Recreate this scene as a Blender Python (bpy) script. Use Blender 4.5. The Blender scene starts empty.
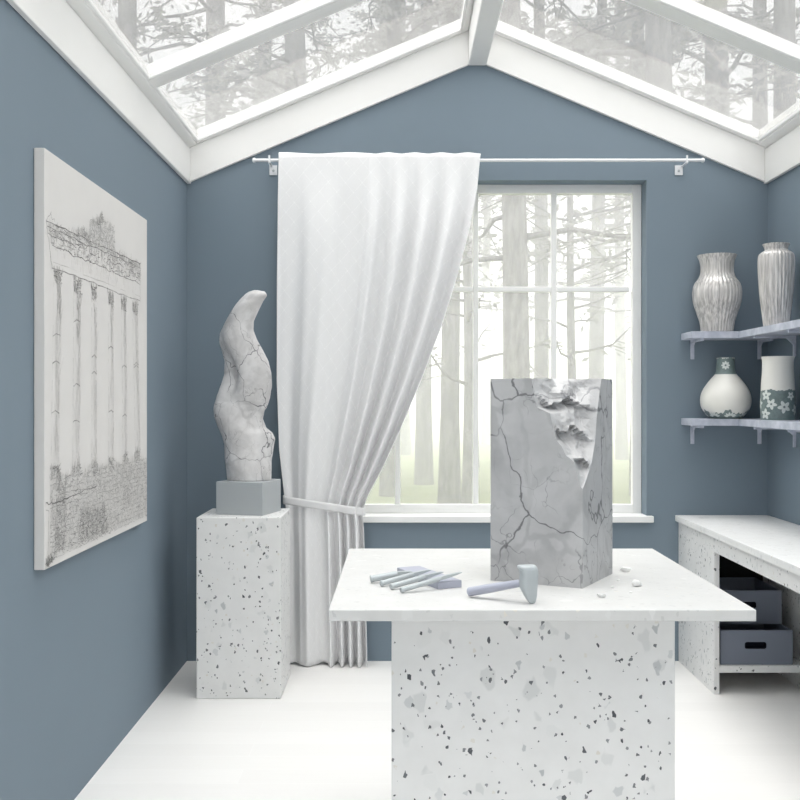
import bpy, bmesh, math, random
from mathutils import Vector, Matrix, noise

random.seed(7)
SC = bpy.context.scene
COL = SC.collection
F, CX, CY, CH = 1000.0, 400.0, 399.0, 1.4     # focal length in px, principal point, camera height
D = 5.345                                     # back wall
XL, XR = -1.1385, 1.965                       # side walls
XM = 0.5 * (XL + XR)
Y0 = -1.0                                     # open end of the room behind the camera


def at(u, v, y):
    return Vector(((u - CX) * y / F, y, CH - (v - CY) * y / F))


# ------------------------------------------------------------------ object helpers
def root_loc(o):
    while o.parent:
        o = o.parent
    return Vector(o.location)


def mesh_of(bm, name, mat, smooth):
    me = bpy.data.meshes.new(name)
    bm.normal_update()
    bm.to_mesh(me)
    bm.free()
    for m in (mat if isinstance(mat, (list, tuple)) else [mat]):
        me.materials.append(m)
    if smooth:
        for p in me.polygons:
            p.use_smooth = True
    return me


def obj(name, bm, mat, parent=None, smooth=False, bevel=0.0, seg=2, recalc=True, origin=None):
    if recalc:
        bmesh.ops.recalc_face_normals(bm, faces=bm.faces[:])
    if parent is not None:
        off = root_loc(parent)
    elif origin is not None:
        off = Vector(origin)
    else:
        xs = [v.co.x for v in bm.verts]; ys = [v.co.y for v in bm.verts]; zs = [v.co.z for v in bm.verts]
        off = Vector(((min(xs) + max(xs)) / 2, (min(ys) + max(ys)) / 2, min(zs)))
    bmesh.ops.translate(bm, verts=bm.verts[:], vec=-off)
    o = bpy.data.objects.new(name, mesh_of(bm, name, mat, smooth))
    COL.objects.link(o)
    if parent is not None:
        o.parent = parent
    else:
        o.location = off
    if bevel > 0:
        b = o.modifiers.new('bevel', 'BEVEL')
        b.width = bevel; b.segments = seg; b.limit_method = 'ANGLE'; b.angle_limit = math.radians(40)
    return o


def empty(name, loc):
    o = bpy.data.objects.new(name, None)
    o.empty_display_size = 0.05
    COL.objects.link(o)
    o.location = loc
    return o


def tag(o, label, cat, group=None):
    o['label'] = label; o['category'] = cat
    if group:
        o['group'] = group
    return o


def thing(name, loc, label, cat, group=None):
    return tag(empty(name, loc), label, cat, group)


def struct(o, label=None):
    o['kind'] = 'structure'
    if label:
        o['label'] = label
    return o


# ------------------------------------------------------------------ mesh helpers
def box(bm, x0, x1, y0, y1, z0, z1):
    vs = [bm.verts.new(c) for c in ((x0, y0, z0), (x1, y0, z0), (x1, y1, z0), (x0, y1, z0),
                                    (x0, y0, z1), (x1, y0, z1), (x1, y1, z1), (x0, y1, z1))]
    for f in ((0, 3, 2, 1), (4, 5, 6, 7), (0, 1, 5, 4), (1, 2, 6, 5), (2, 3, 7, 6), (3, 0, 4, 7)):
        bm.faces.new([vs[i] for i in f])
    return vs


def B(*a):
    bm = bmesh.new(); box(bm, *a); return bm


def prism(bm, poly, axis, a, b):
    """extrude a 2-D polygon along axis ('x','y','z') from a to b"""
    def mk(p, t):
        return {'x': (t, p[0], p[1]), 'y': (p[0], t, p[1]), 'z': (p[0], p[1], t)}[axis]
    v0 = [bm.verts.new(mk(p, a)) for p in poly]
    v1 = [bm.verts.new(mk(p, b)) for p in poly]
    n = len(poly)
    bm.faces.new(v0[::-1]); bm.faces.new(v1)
    for i in range(n):
        bm.faces.new((v0[i], v0[(i + 1) % n], v1[(i + 1) % n], v1[i]))


def frame_of(d):
    d = d.normalized()
    a = Vector((0, 0, 1)) if abs(d.z) < 0.9 else Vector((1, 0, 0))
    s = d.cross(a).normalized()
    return s, s.cross(d).normalized()


def tube(bm, pts, radii, n=12, cap=True):
    pts = [Vector(p) for p in pts]
    rings = []
    for i, p in enumerate(pts):
        d = pts[min(i + 1, len(pts) - 1)] - pts[max(i - 1, 0)]
        s, t = frame_of(d)
        rings.append([bm.verts.new(p + radii[i] * (math.cos(2 * math.pi * k / n) * s + math.sin(2 * math.pi * k / n) * t)) for k in range(n)])
    for a, b in zip(rings, rings[1:]):
        for k in range(n):
            bm.faces.new((a[k], a[(k + 1) % n], b[(k + 1) % n], b[k]))
    if cap:
        bm.faces.new(rings[0][::-1]); bm.faces.new(rings[-1])


def lathe(bm, prof, c, n=64, ribs=0, amp=0.0, close_top=False):
    """prof: (r, z) from bottom to top, absolute z"""
    rings = []
    for (r, z, *k) in prof:
        w = k[0] if k else 1.0
        rings.append([bm.verts.new((c[0] + (r + amp * w * math.cos(ribs * 2 * math.pi * i / n)) * math.cos(2 * math.pi * i / n),
                                    c[1] + (r + amp * w * math.cos(ribs * 2 * math.pi * i / n)) * math.sin(2 * math.pi * i / n), z)) for i in range(n)])
    for a, b in zip(rings, rings[1:]):
        for i in range(n):
            bm.faces.new((a[i], a[(i + 1) % n], b[(i + 1) % n], b[i]))
    bm.faces.new(rings[0][::-1])
    if close_top:
        bm.faces.new(rings[-1])


def catmull(pts, k=4):
    out = []
    n = len(pts)
    for i in range(n - 1):
        p0, p1, p2, p3 = pts[max(i - 1, 0)], pts[i], pts[i + 1], pts[min(i + 2, n - 1)]
        for j in range(k):
            t = j / k
            out.append(tuple(0.5 * (2 * b + (c - a) * t + (2 * a - 5 * b + 4 * c - d) * t * t + (3 * b - a - 3 * c + d) * t ** 3)
                             for a, b, c, d in zip(p0, p1, p2, p3)))
    out.append(tuple(pts[-1]))
    return out


def lerp_tab(tab, x):
    if x <= tab[0][0]:
        return tab[0][1]
    for (a, fa), (b, fb) in zip(tab, tab[1:]):
        if x <= b:
            return fa + (fb - fa) * (x - a) / (b - a)
    return tab[-1][1]


# ------------------------------------------------------------------ materials
def s2l(c):
    return tuple((x / 12.92 if x <= 0.04045 else ((x + 0.055) / 1.055) ** 2.4) for x in c)


def rgb(r, g, b):
    return s2l((r / 255, g / 255, b / 255)) + (1.0,)


class NT:
    def __init__(self, name):
        self.m = bpy.data.materials.new(name)
        self.m.use_nodes = True
        self.t = self.m.node_tree
        self.t.nodes.clear()
        self.out = self.n('ShaderNodeOutputMaterial')

    def n(self, kind, **kw):
        nd = self.t.nodes.new(kind)
        for k, v in kw.items():
            setattr(nd, k, v)
        return nd

    def put(self, sock, v):
        if hasattr(v, 'is_linked') or hasattr(v, 'links'):
            self.t.links.new(v, sock)
        elif v is not None:
            sock.default_value = v

    def math(self, op, a, b=None, c=None, clamp=False):
        nd = self.n('ShaderNodeMath', operation=op, use_clamp=clamp)
        self.put(nd.inputs[0], a)
        if b is not None: self.put(nd.inputs[1], b)
        if c is not None: self.put(nd.inputs[2], c)
        return nd.outputs[0]

    def mix(self, fac, a, b):
        nd = self.n('ShaderNodeMix', data_type='RGBA')
        self.put(nd.inputs[0], fac); self.put(nd.inputs[6], a); self.put(nd.inputs[7], b)
        return nd.outputs[2]

    def ramp(self, fac, *stops):
        nd = self.n('ShaderNodeValToRGB')
        e = nd.color_ramp.elements
        while len(e) < len(stops): e.new(0.5)
        for el, (p, c) in zip(e, stops):
            el.position = p
            el.color = c if len(c) == 4 else tuple(c) + (1,)
        self.put(nd.inputs[0], fac)
        return nd.outputs[0]

    def smooth(self, x, lo, hi):
        nd = self.n('ShaderNodeMapRange', interpolation_type='SMOOTHSTEP')
        self.put(nd.inputs[0], x); nd.inputs[1].default_value = lo; nd.inputs[2].default_value = hi
        return nd.outputs[0]

    def coord(self, which='Object', scale=(1, 1, 1), loc=(0, 0, 0), rot=(0, 0, 0)):
        c = self.n('ShaderNodeTexCoord'); m = self.n('ShaderNodeMapping')
        m.inputs['Scale'].default_value = scale; m.inputs['Location'].default_value = loc; m.inputs['Rotation'].default_value = rot
        self.t.links.new(c.outputs[which], m.inputs[0])
        return m.outputs[0]

    def noise(self, vec, scale, detail=4, rough=0.55, dist=0.0, out=0):
        nd = self.n('ShaderNodeTexNoise')
        self.put(nd.inputs['Vector'], vec); nd.inputs['Scale'].default_value = scale
        nd.inputs['Detail'].default_value = detail; nd.inputs['Roughness'].default_value = rough
        nd.inputs['Distortion'].default_value = dist
        return nd.outputs[out]

    def vor(self, vec, scale, feature='F1', metric='EUCLIDEAN', rand=1.0):
        nd = self.n('ShaderNodeTexVoronoi', feature=feature)
        if feature != 'DISTANCE_TO_EDGE': nd.distance = metric
        self.put(nd.inputs['Vector'], vec); nd.inputs['Scale'].default_value = scale
        nd.inputs['Randomness'].default_value = rand
        return nd

    def warp(self, vec, scale, amount, detail=2):
        nz = self.noise(vec, scale, detail, out=1)
        a = self.n('ShaderNodeVectorMath', operation='SUBTRACT')
        self.put(a.inputs[0], nz); a.inputs[1].default_value = (0.5, 0.5, 0.5)
        b = self.n('ShaderNodeVectorMath', operation='MULTIPLY_ADD')
        self.put(b.inputs[0], a.outputs[0]); b.inputs[1].default_value = (amount,) * 3; self.put(b.inputs[2], vec)
        return b.outputs[0]

    def bsdf(self, color, rough=0.5, metal=0.0, spec=0.5, bump=None, bstr=0.2, bdist=0.01, coat=0.0):
        p = self.n('ShaderNodeBsdfPrincipled')
        self.put(p.inputs['Base Color'], color)
        self.put(p.inputs['Roughness'], rough)
        p.inputs['Metallic'].default_value = metal
        p.inputs['Specular IOR Level'].default_value = spec
        p.inputs['Coat Weight'].default_value = coat
        if bump is not None:
            b = self.n('ShaderNodeBump'); b.inputs['Strength'].default_value = bstr; b.inputs['Distance'].default_value = bdist
            self.put(b.inputs['Height'], bump); self.t.links.new(b.outputs[0], p.inputs['Normal'])
        return p.outputs[0]

    def done(self, sh):
        self.t.links.new(sh, self.out.inputs[0])
        return self.m


def flat(name, c, rough=0.5, metal=0.0, spec=0.5, var=0.03, vs=8.0):
    t = NT(name)
    nz = t.noise(t.coord(), vs, 4)
    lo = tuple(x * (1 - var) for x in c[:3]) + (1,)
    hi = tuple(min(1, x * (1 + var)) for x in c[:3]) + (1,)
    return t.done(t.bsdf(t.mix(nz, lo, hi), rough, metal, spec))


def mat_wall():
    t = NT('blue_wall_paint')
    v = t.coord()
    nz = t.noise(v, 2.0, 3)
    c = t.mix(nz, (0.184, 0.233, 0.277, 1), (0.194, 0.244, 0.289, 1))
    return t.done(t.bsdf(c, 0.75, spec=0.25, bump=t.noise(v, 220, 2), bstr=0.05, bdist=0.002))


def mat_floor():
    t = NT('white_floor_boards')
    v = t.coord()
    br = t.n('ShaderNodeTexBrick'); t.put(br.inputs['Vector'], v)
    br.offset = 0.37
    br.inputs['Color1'].default_value = (0.80, 0.79, 0.775, 1); br.inputs['Color2'].default_value = (0.83, 0.82, 0.805, 1)
    br.inputs['Mortar'].default_value = (0.84, 0.83, 0.82, 1)
    br.inputs['Scale'].default_value = 1.0; br.inputs['Mortar Size'].default_value = 0.0015
    br.inputs['Brick Width'].default_value = 1.6; br.inputs['Row Height'].default_value = 0.14
    gr = t.noise(t.coord(scale=(1.2, 22, 1)), 3.0, 5, 0.6)
    c = t.mix(t.math('MULTIPLY', t.smooth(gr, 0.45, 0.75), 0.25), br.outputs[0], (0.77, 0.75, 0.73, 1))
    return t.done(t.bsdf(c, 0.45, spec=0.35))


def mat_terrazzo(name, k=1.0, dk=0):
    t = NT(name)
    v = t.coord()
    base = t.mix(t.noise(v, 14, 4), (0.70 - 0.12 * dk, 0.70 - 0.12 * dk, 0.69 - 0.12 * dk, 1), (0.80 - 0.13 * dk, 0.80 - 0.13 * dk, 0.795 - 0.13 * dk, 1))

    def chips(scale, r, sel, loc, col_lo, col_hi, base, soft, warp=0.35, op=1.0):
        vv = t.coord(loc=loc, rot=(0.5, 0.3, 0.8), scale=(1, 1.25, 0.8))
        vw = t.warp(vv, scale * 1.5, warp / scale, 1)
        vo = t.vor(vw, scale, 'F1', 'MANHATTAN')
        sep = t.n('ShaderNodeSeparateColor'); t.t.links.new(vo.outputs['Color'], sep.inputs[0])
        rr = t.math('MULTIPLY_ADD', sep.outputs[1], r * 0.75, r * 0.5)
        d = t.math('DIVIDE', vo.outputs['Distance'], rr)
        m = t.math('SUBTRACT', 1.0, t.smooth(d, 1.0 - soft, 1.0))
        m = t.math('MULTIPLY', m, t.math('GREATER_THAN', sep.outputs[0], 1 - sel))
        m = t.math('MULTIPLY', m, op)
        return t.mix(m, base, t.mix(sep.outputs[2], col_lo, col_hi))

    c = chips(16, 0.50, 0.6, (3, 1, 2), (0.60, 0.61, 0.605, 1), (0.76, 0.76, 0.75, 1), base, 0.35, 0.6, 0.8 * k)
    c = chips(26, 0.44, 0.20, (1, 7, 4), (0.40, 0.42, 0.43, 1), (0.66, 0.67, 0.67, 1), c, 0.25, 0.6, 0.85 * k)
    c = chips(46, 0.42, 0.19, (9, 4, 1), (0.045, 0.05, 0.06, 1), (0.20, 0.21, 0.22, 1), c, 0.12, 0.6, k ** 2)
    c = chips(76, 0.42, 0.20, (5, 2, 8), (0.06, 0.065, 0.075, 1), (0.30, 0.31, 0.32, 1), c, 0.12, 0.6, k ** 2)
    c = chips(50, 0.40, 0.07, (2, 6, 3), (0.64, 0.60, 0.53, 1), (0.70, 0.68, 0.62, 1), c, 0.2, 0.5, 0.7)
    return t.done(t.bsdf(c, 0.4, spec=0.35))


def mat_marble(name, lo, hi, vein, scale=1.0, loc=(0, 0, 0)):
    t = NT(name)
    v = t.coord(scale=(scale,) * 3, loc=loc)
    cloud = t.noise(t.warp(v, 5, 0.15), 7, 6, 0.6)
    c = t.mix(t.smooth(cloud, 0.3, 0.72), lo, hi)

    def veins(sc, wid, wamt, wsc, mask_lo, mask_hi, loc2, op, c):
        vv = t.coord(scale=(scale, scale, scale * 0.8), loc=loc2, rot=(0.4, 0.7, 0.2))
        vw = t.warp(t.warp(vv, wsc, wamt, 4), 30, 0.018, 3)
        e = t.vor(vw, sc, 'DISTANCE_TO_EDGE').outputs['Distance']
        thick = t.math('MULTIPLY_ADD', t.noise(vv, 9, 2), wid * 1.8, wid * 0.1)
        m = t.math('SUBTRACT', 1.0, t.smooth(t.math('DIVIDE', e, thick), 0.25, 1.0))
        m = t.math('MULTIPLY', m, t.smooth(t.noise(vv, 6, 3), mask_lo, mask_hi))
        return t.mix(t.math('MULTIPLY', m, op), c, vein)

    c = veins(7.0, 0.10, 0.30, 3, 0.38, 0.62, (4, 2, 1), 0.20, c)
    c = veins(4.6, 0.013, 0.34, 2.8, 0.33, 0.50, (1.4, 5.3, 3), 0.80, c)
    c = veins(9.0, 0.013, 0.24, 5, 0.45, 0.60, (7, 3, 5), 0.50, c)
    c = veins(14.0, 0.016, 0.20, 6, 0.50, 0.64, (2, 8, 6), 0.40, c)
    return t.done(t.bsdf(c, 0.42, spec=0.4))


def mat_curtain():
    t = NT('lattice_curtain_cloth')
    uv = t.n('ShaderNodeUVMap'); uv.uv_map = 'cloth'
    sep = t.n('ShaderNodeSeparateXYZ'); t.t.links.new(uv.outputs[0], sep.inputs[0])
    P = 0.105
    a = t.math('DIVIDE', t.math('ADD', sep.outputs[0], sep.outputs[1]), P)
    b = t.math('DIVIDE', t.math('SUBTRACT', sep.outputs[0], sep.outputs[1]), P)
    def tri(x):
        return t.math('ABSOLUTE', t.math('SUBTRACT', t.math('FRACT', x), 0.5))
    ta, tb = tri(a), tri(b)
    la = t.math('LESS_THAN', ta, 0.016)
    lb = t.math('LESS_THAN', tb, 0.016)
    # stitched: the lines are broken into short threads
    brk = t.smooth(t.noise(uv.outputs[0], 30, 2), 0.40, 0.50)
    line = t.math('MULTIPLY', t.math('MAXIMUM', la, lb), brk)
    dot = t.math('LESS_THAN', t.math('ADD', t.math('POWER', ta, 2), t.math('POWER', tb, 2)), 0.0035)
    m = t.math('MAXIMUM', line, dot)
    weave = t.noise(t.coord(scale=(1, 1, 0.3)), 300, 2)
    base = t.mix(weave, (0.82, 0.82, 0.825, 1), (0.87, 0.87, 0.875, 1))
    c = t.mix(t.math('MULTIPLY', m, 0.55), base, (0.97, 0.97, 0.97, 1))
    p = t.bsdf(c, 0.7, spec=0.2)
    tr = t.n('ShaderNodeBsdfTranslucent'); t.put(tr.inputs[0], c)
    mx = t.n('ShaderNodeMixShader'); mx.inputs[0].default_value = 0.06
    t.t.links.new(p, mx.inputs[1]); t.t.links.new(tr.outputs[0], mx.inputs[2])
    return t.done(mx.outputs[0])


def mat_glass(name, veil, veil_tone=0.9):
    """clear pane with outdoor haze put into it as a translucent veil"""
    t = NT(name)
    tr = t.n('ShaderNodeBsdfTransparent'); tr.inputs[0].default_value = (0.985, 0.99, 0.99, 1)
    tl = t.n('ShaderNodeBsdfTranslucent'); tl.inputs[0].default_value = (veil_tone, veil_tone, veil_tone * 0.985, 1)  # haze veil mixed into the pane, softening the view outside
    gl = t.n('ShaderNodeBsdfGlossy'); gl.inputs['Roughness'].default_value = 0.05
    nz = t.noise(t.coord(), 1.6, 4)
    m1 = t.n('ShaderNodeMixShader')
    t.put(m1.inputs[0], t.math('MULTIPLY_ADD', nz, veil * 0.5, veil * 0.75))
    t.t.links.new(tr.outputs[0], m1.inputs[1]); t.t.links.new(tl.outputs[0], m1.inputs[2])
    lw = t.n('ShaderNodeFresnel'); lw.inputs[0].default_value = 1.45
    m2 = t.n('ShaderNodeMixShader')
    t.put(m2.inputs[0], t.math('MULTIPLY', lw.outputs[0], 0.35))
    t.t.links.new(m1.outputs[0], m2.inputs[1]); t.t.links.new(gl.outputs[0], m2.inputs[2])
    return t.done(m2.outputs[0])


def mat_silver():
    t = NT('ribbed_pearl_glaze')
    v = t.coord(scale=(1, 1, 0.03))
    nz = t.noise(v, 110, 4, 0.6)
    c = t.mix(t.smooth(nz, 0.3, 0.7), (0.36, 0.345, 0.34, 1), (0.74, 0.72, 0.70, 1))
    return t.done(t.bsdf(c, 0.30, metal=0.2, spec=0.6, coat=0.2))


def mat_bark(name, a, b):
    t = NT(name)
    v = t.coord(scale=(1, 1, 0.25))
    nz = t.noise(v, 14, 6, 0.65)
    return t.done(t.bsdf(t.mix(t.smooth(nz, 0.35, 0.65), a, b), 0.9, spec=0.1, bump=nz, bstr=0.6, bdist=0.03))


def mat_leaf(name, a, b):
    t = NT(name)
    c = t.mix(t.noise(t.coord(), 3.0, 3), a, b)
    p = t.bsdf(c, 0.7, spec=0.15)
    tr = t.n('ShaderNodeBsdfTranslucent'); t.put(tr.inputs[0], c)
    mx = t.n('ShaderNodeMixShader'); mx.inputs[0].default_value = 0.35
    t.t.links.new(p, mx.inputs[1]); t.t.links.new(tr.outputs[0], mx.inputs[2])
    return t.done(mx.outputs[0])


def mat_ground():
    t = NT('misty_forest_grass')
    v = t.coord()
    c = t.mix(t.smooth(t.noise(v, 0.7, 5, 0.6), 0.35, 0.65), (0.12, 0.15, 0.05, 1), (0.20, 0.215, 0.11, 1))
    c = t.mix(t.smooth(t.noise(v, 22, 3), 0.4, 0.7), c, (0.15, 0.185, 0.075, 1))
    return t.done(t.bsdf(c, 0.95, spec=0.05))


def mat_ink():
    t = NT('drawing_ink')
    a = t.n('ShaderNodeAttribute'); a.attribute_name = 'ink'
    return t.done(t.bsdf(a.outputs['Color'], 0.9, spec=0.05))


def mat_shelf():
    t = NT('pale_lilac_marble_board')
    v = t.coord()
    nz = t.noise(t.warp(v, 6, 0.12), 9, 6, 0.65)
    c = t.mix(t.smooth(nz, 0.35, 0.7), (0.42, 0.45, 0.53, 1), (0.60, 0.62, 0.70, 1))
    return t.done(t.bsdf(c, 0.5, spec=0.3))


WALL = mat_wall(); FLOOR = mat_floor()
TERR = mat_terrazzo('terrazzo')
TERR_PALE = mat_terrazzo('pale_terrazzo', 0.38, 1.3)
TERR_WHITE = mat_terrazzo('white_terrazzo', 0.38, -0.4)
WHITE = flat('white_paint', (0.86, 0.86, 0.85, 1), 0.5, spec=0.3, var=0.015)
TRIM = flat('white_trim_paint', (0.82, 0.815, 0.80, 1), 0.5, spec=0.3, var=0.015)
MARB_BLOCK = mat_marble('grey_veined_marble', (0.41, 0.41, 0.415, 1), (0.50, 0.50, 0.505, 1), (0.085, 0.085, 0.09, 1), 1.0)
MARB_CHIP = mat_marble('broken_marble', (0.44, 0.44, 0.445, 1), (0.58, 0.58, 0.585, 1), (0.25, 0.25, 0.26, 1), 1.0)
MARB_SCULPT = mat_marble('pale_veined_marble', (0.50, 0.49, 0.49, 1), (0.68, 0.67, 0.67, 1), (0.10, 0.10, 0.11, 1), 1.3, (2, 3, 1))
CHIPWHITE = flat('white_marble_chip', (0.80, 0.80, 0.79, 1), 0.6, var=0.05, vs=60)
CURT = mat_curtain()
GLASS = mat_glass('window_glass', 0.14, 0.35)
ROOFGLASS = mat_glass('roof_glass', 0.26, 0.17)
SILVER = mat_silver()
STEEL = flat('pale_steel', (0.44, 0.475, 0.49, 1), 0.42, metal=0.15, spec=0.5)
LILAC = flat('lilac_grey_lacquer', (0.38, 0.395, 0.47, 1), 0.5)
PLINTH = flat('grey_plinth_paint', (0.40, 0.425, 0.44, 1), 0.45, spec=0.4, var=0.02)
CRATE = flat('slate_blue_board', (0.19, 0.21, 0.26, 1), 0.7, spec=0.25, var=0.05)
DARK = flat('slot_shade', (0.012, 0.014, 0.022, 1), 0.8, spec=0.1)
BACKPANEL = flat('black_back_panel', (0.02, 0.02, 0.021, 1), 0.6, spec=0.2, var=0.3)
ROD = flat('white_metal_rod', (0.74, 0.75, 0.77, 1), 0.3, metal=0.15)
SHELF = mat_shelf()
IVORY = flat('ivory_glaze', (0.74, 0.73, 0.69, 1), 0.35, spec=0.5, var=0.05, vs=12)
GREEN = flat('grey_green_glaze', (0.15, 0.20, 0.20, 1), 0.4, spec=0.5, var=0.35, vs=60)
MOTIF = flat('pale_motif_glaze', (0.62, 0.66, 0.64, 1), 0.4, spec=0.4, var=0.08, vs=60)
CANVAS = flat('canvas_cloth', (0.66, 0.645, 0.63, 1), 0.85, spec=0.1, var=0.03)
INK = mat_ink()
BARK = mat_bark('grey_bark', (0.11, 0.107, 0.105, 1), (0.21, 0.205, 0.20, 1))
LEAF = mat_leaf('grey_green_needles', (0.25, 0.25, 0.238, 1), (0.38, 0.38, 0.365, 1))
GROUND = mat_ground()

# ================================================================== ROOM
EAVE, BOARD, SL = 2.549, 0.182, 0.42
PZ = EAVE + BOARD                                  # roof plane height at the side walls
HALF = XM - XL
WT = 0.16

struct(obj('floor', B(XL - 0.16, XR + 0.16, Y0, D + WT, -0.12, 0.0), FLOOR, origin=(0, 0, 0)), 'white floor of pale boards')
bm = B(XL - 0.16, XL, Y0, D + WT, 0.0, PZ)
struct(obj('wall_left', bm, WALL), 'blue painted left wall')
bm = B(XR, XR + 0.16, Y0, D + WT, 0.0, PZ)
struct(obj('wall_right', bm, WALL), 'blue painted right wall')

bm = bmesh.new()
OX0, OX1, OZ0, OZ1 = XL + 0.10, XR - 0.10, 0.10, 2.6
for poly in ([(XL, 0), (OX0, 0), (OX0, PZ), (XL, PZ)], [(OX1, 0), (XR, 0), (XR, PZ), (OX1, PZ)], [(OX0, 0), (OX1, 0), (OX1, OZ0), (OX0, OZ0)],
             [(OX0, OZ1), (OX1, OZ1), (OX1, PZ), (OX0, PZ)], [(XL, PZ), (XR, PZ), (XM, PZ + SL * HALF)]):
    prism(bm, poly, 'y', Y0 - 0.16, Y0)
struct(obj('wall_front', bm, WALL), 'blue gabled wall behind the camera with an opening for an added window')
win2 = struct(empty('fill_window', (XM, Y0 - 0.08, OZ0)), 'large white framed window added behind the camera for fill light')  # unseen window, added to let fill light onto surfaces facing the camera
bm = bmesh.new()
for bx_ in ((OX0, OX0 + 0.05, OZ0, OZ1), (OX1 - 0.05, OX1, OZ0, OZ1), (OX0 + 0.05, OX1 - 0.05, OZ0, OZ0 + 0.05), (OX0 + 0.05, OX1 - 0.05, OZ1 - 0.05, OZ1), (XM - 0.02, XM + 0.02, OZ0 + 0.05, OZ1 - 0.05)):
    box(bm, bx_[0], bx_[1], Y0 - 0.15, Y0 - 0.09, bx_[2], bx_[3])
obj('window_frame', bm, WHITE, win2)
for a_, b_ in ((OX0 + 0.05, XM - 0.02), (XM + 0.02, OX1 - 0.05)):
    obj('pane', B(a_, b_, Y0 - 0.125, Y0 - 0.12, OZ0 + 0.05, OZ1 - 0.05), GLASS, win2)

WX0, WX1, WZ0, WZ1 = -0.4896, 1.3176, 0.776, 2.5706    # window opening
bm = bmesh.new()
top = lambda x: PZ + SL * (HALF - abs(x - XM)) - 0.005
for poly in ([(XL, 0), (WX0, 0), (WX0, top(WX0)), (XL, top(XL))],
             [(WX1, 0), (XR, 0), (XR, top(XR)), (WX1, top(WX1))],
             [(WX0, 0), (WX1, 0), (WX1, 0.745), (WX0, 0.745)],
             [(WX0, WZ1), (WX1, WZ1), (WX1, top(WX1)), (XM, top(XM)), (WX0, top(WX0))]):
    prism(bm, poly, 'y', D, D + WT)
struct(obj('wall_back', bm, WALL, recalc=True), 'blue gabled back wall with window opening')

# window
win = struct(empty('window_1', ((WX0 + WX1) / 2, D + 0.12, WZ0)), 'white window with tall lower panes in the back wall')
FY0, FY1, FW = D + 0.112, D + WT, 0.048
bm = bmesh.new()
box(bm, WX0, WX0 + FW, FY0, FY1, WZ0, WZ1); box(bm, WX1 - FW, WX1, FY0, FY1, WZ0, WZ1)
box(bm, WX0 + FW, WX1 - FW, FY0, FY1, WZ0, WZ0 + FW); box(bm, WX0 + FW, WX1 - FW, FY0, FY1, WZ1 - FW, WZ1)
obj('window_frame', bm, WHITE, win, bevel=0.003)
gx0, gx1, gz0, gz1 = WX0 + FW, WX1 - FW, WZ0 + FW, WZ1 - FW
HB = 2.0
cols = [gx0 + (gx1 - gx0) * i / 4 for i in range(5)]
for i in (1, 2, 3):
    obj('glazing_bar', B(cols[i] - 0.015, cols[i] + 0.015, FY0 + 0.008, FY1 - 0.006, gz0, gz1), WHITE, win, bevel=0.004)
for i in range(4):
    obj('glazing_bar', B(cols[i] + 0.0148, cols[i + 1] - 0.0148, FY0 + 0.010, FY1 - 0.008, HB - 0.014, HB + 0.014), WHITE, win, bevel=0.004)
    for z0, z1 in ((gz0, HB), (HB, gz1)):
        bm = bmesh.new()
        bx = 0.010
        a0, a1 = cols[i] + (0.015 if i else 0), cols[i + 1] - (0.015 if i < 3 else 0)
        b0, b1 = z0 + (0.014 if z0 == HB else 0), z1 - (0.014 if z1 == HB else 0)
        box(bm, a0, a1, FY0 + 0.024, FY0 + 0.029, b0, b1)
        obj('pane', bm, GLASS, win)
bm = B(-0.523, 1.351, 5.318, FY0 + 0.002, 0.742, 0.7765)
sill = obj('trim_1', bm, WHITE, bevel=0.004)
struct(sill, 'white window sill board')

# eave and gable boards
BT = 0.022
struct(obj('trim_2', B(XL + 0.001, XL + BT, Y0, D - 0.001, EAVE, PZ), TRIM, bevel=0.003), 'white eave board along the left wall')
struct(obj('trim_3', B(XR - BT, XR - 0.001, Y0, D - 0.001, EAVE, PZ), TRIM, bevel=0.003), 'white eave board along the right wall')
RB = 0.0485
for n, s in (('trim_4', -1), ('trim_5', 1)):
    xe = XM + s * (HALF - BT); xr = XM + s * RB
    ze = EAVE + SL * BT; zr = EAVE + SL * (HALF - RB)
    bm = bmesh.new()
    prism(bm, [(xe, ze), (xr, zr), (xr, zr + BOARD), (xe, ze + BOARD)], 'y', D - BT, D - 0.001)
    struct(obj(n, bm, TRIM, bevel=0.003), 'white sloping gable board, %s half' % ('left' if s < 0 else 'right'))

# glazed roof
roof = struct(empty('ceiling', (XM, 2.5, PZ)), 'white framed glass roof')
zb = EAVE + SL * (HALF - RB)
obj('ridge_beam', B(XM - RB, XM + RB, Y0, D - 0.001, zb, zb + 0.30), TRIM, roof, bevel=0.006)


def slope_box(bm, s, t0, t1, y0, y1, h0, h1):
    """box lying in the roof plane: t = distance from side wall (horizontal), h = height above the plane"""
    x0, x1 = XM + s * (HALF - t0), XM + s * (HALF - t1)
    za, zb_ = PZ + SL * t0, PZ + SL * t1
    vs = [bm.verts.new(c) for c in ((x0, y0, za + h0), (x1, y0, zb_ + h0), (x1, y1, zb_ + h0), (x0, y1, za + h0),
                                    (x0, y0, za + h1), (x1, y0, zb_ + h1), (x1, y1, zb_ + h1), (x0, y1, za + h1))]
    for f in ((0, 3, 2, 1), (4, 5, 6, 7), (0, 1, 5, 4), (1, 2, 6, 5), (2, 3, 7, 6), (3, 0, 4, 7)):
        bm.faces.new([vs[i] for i in f])


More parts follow.
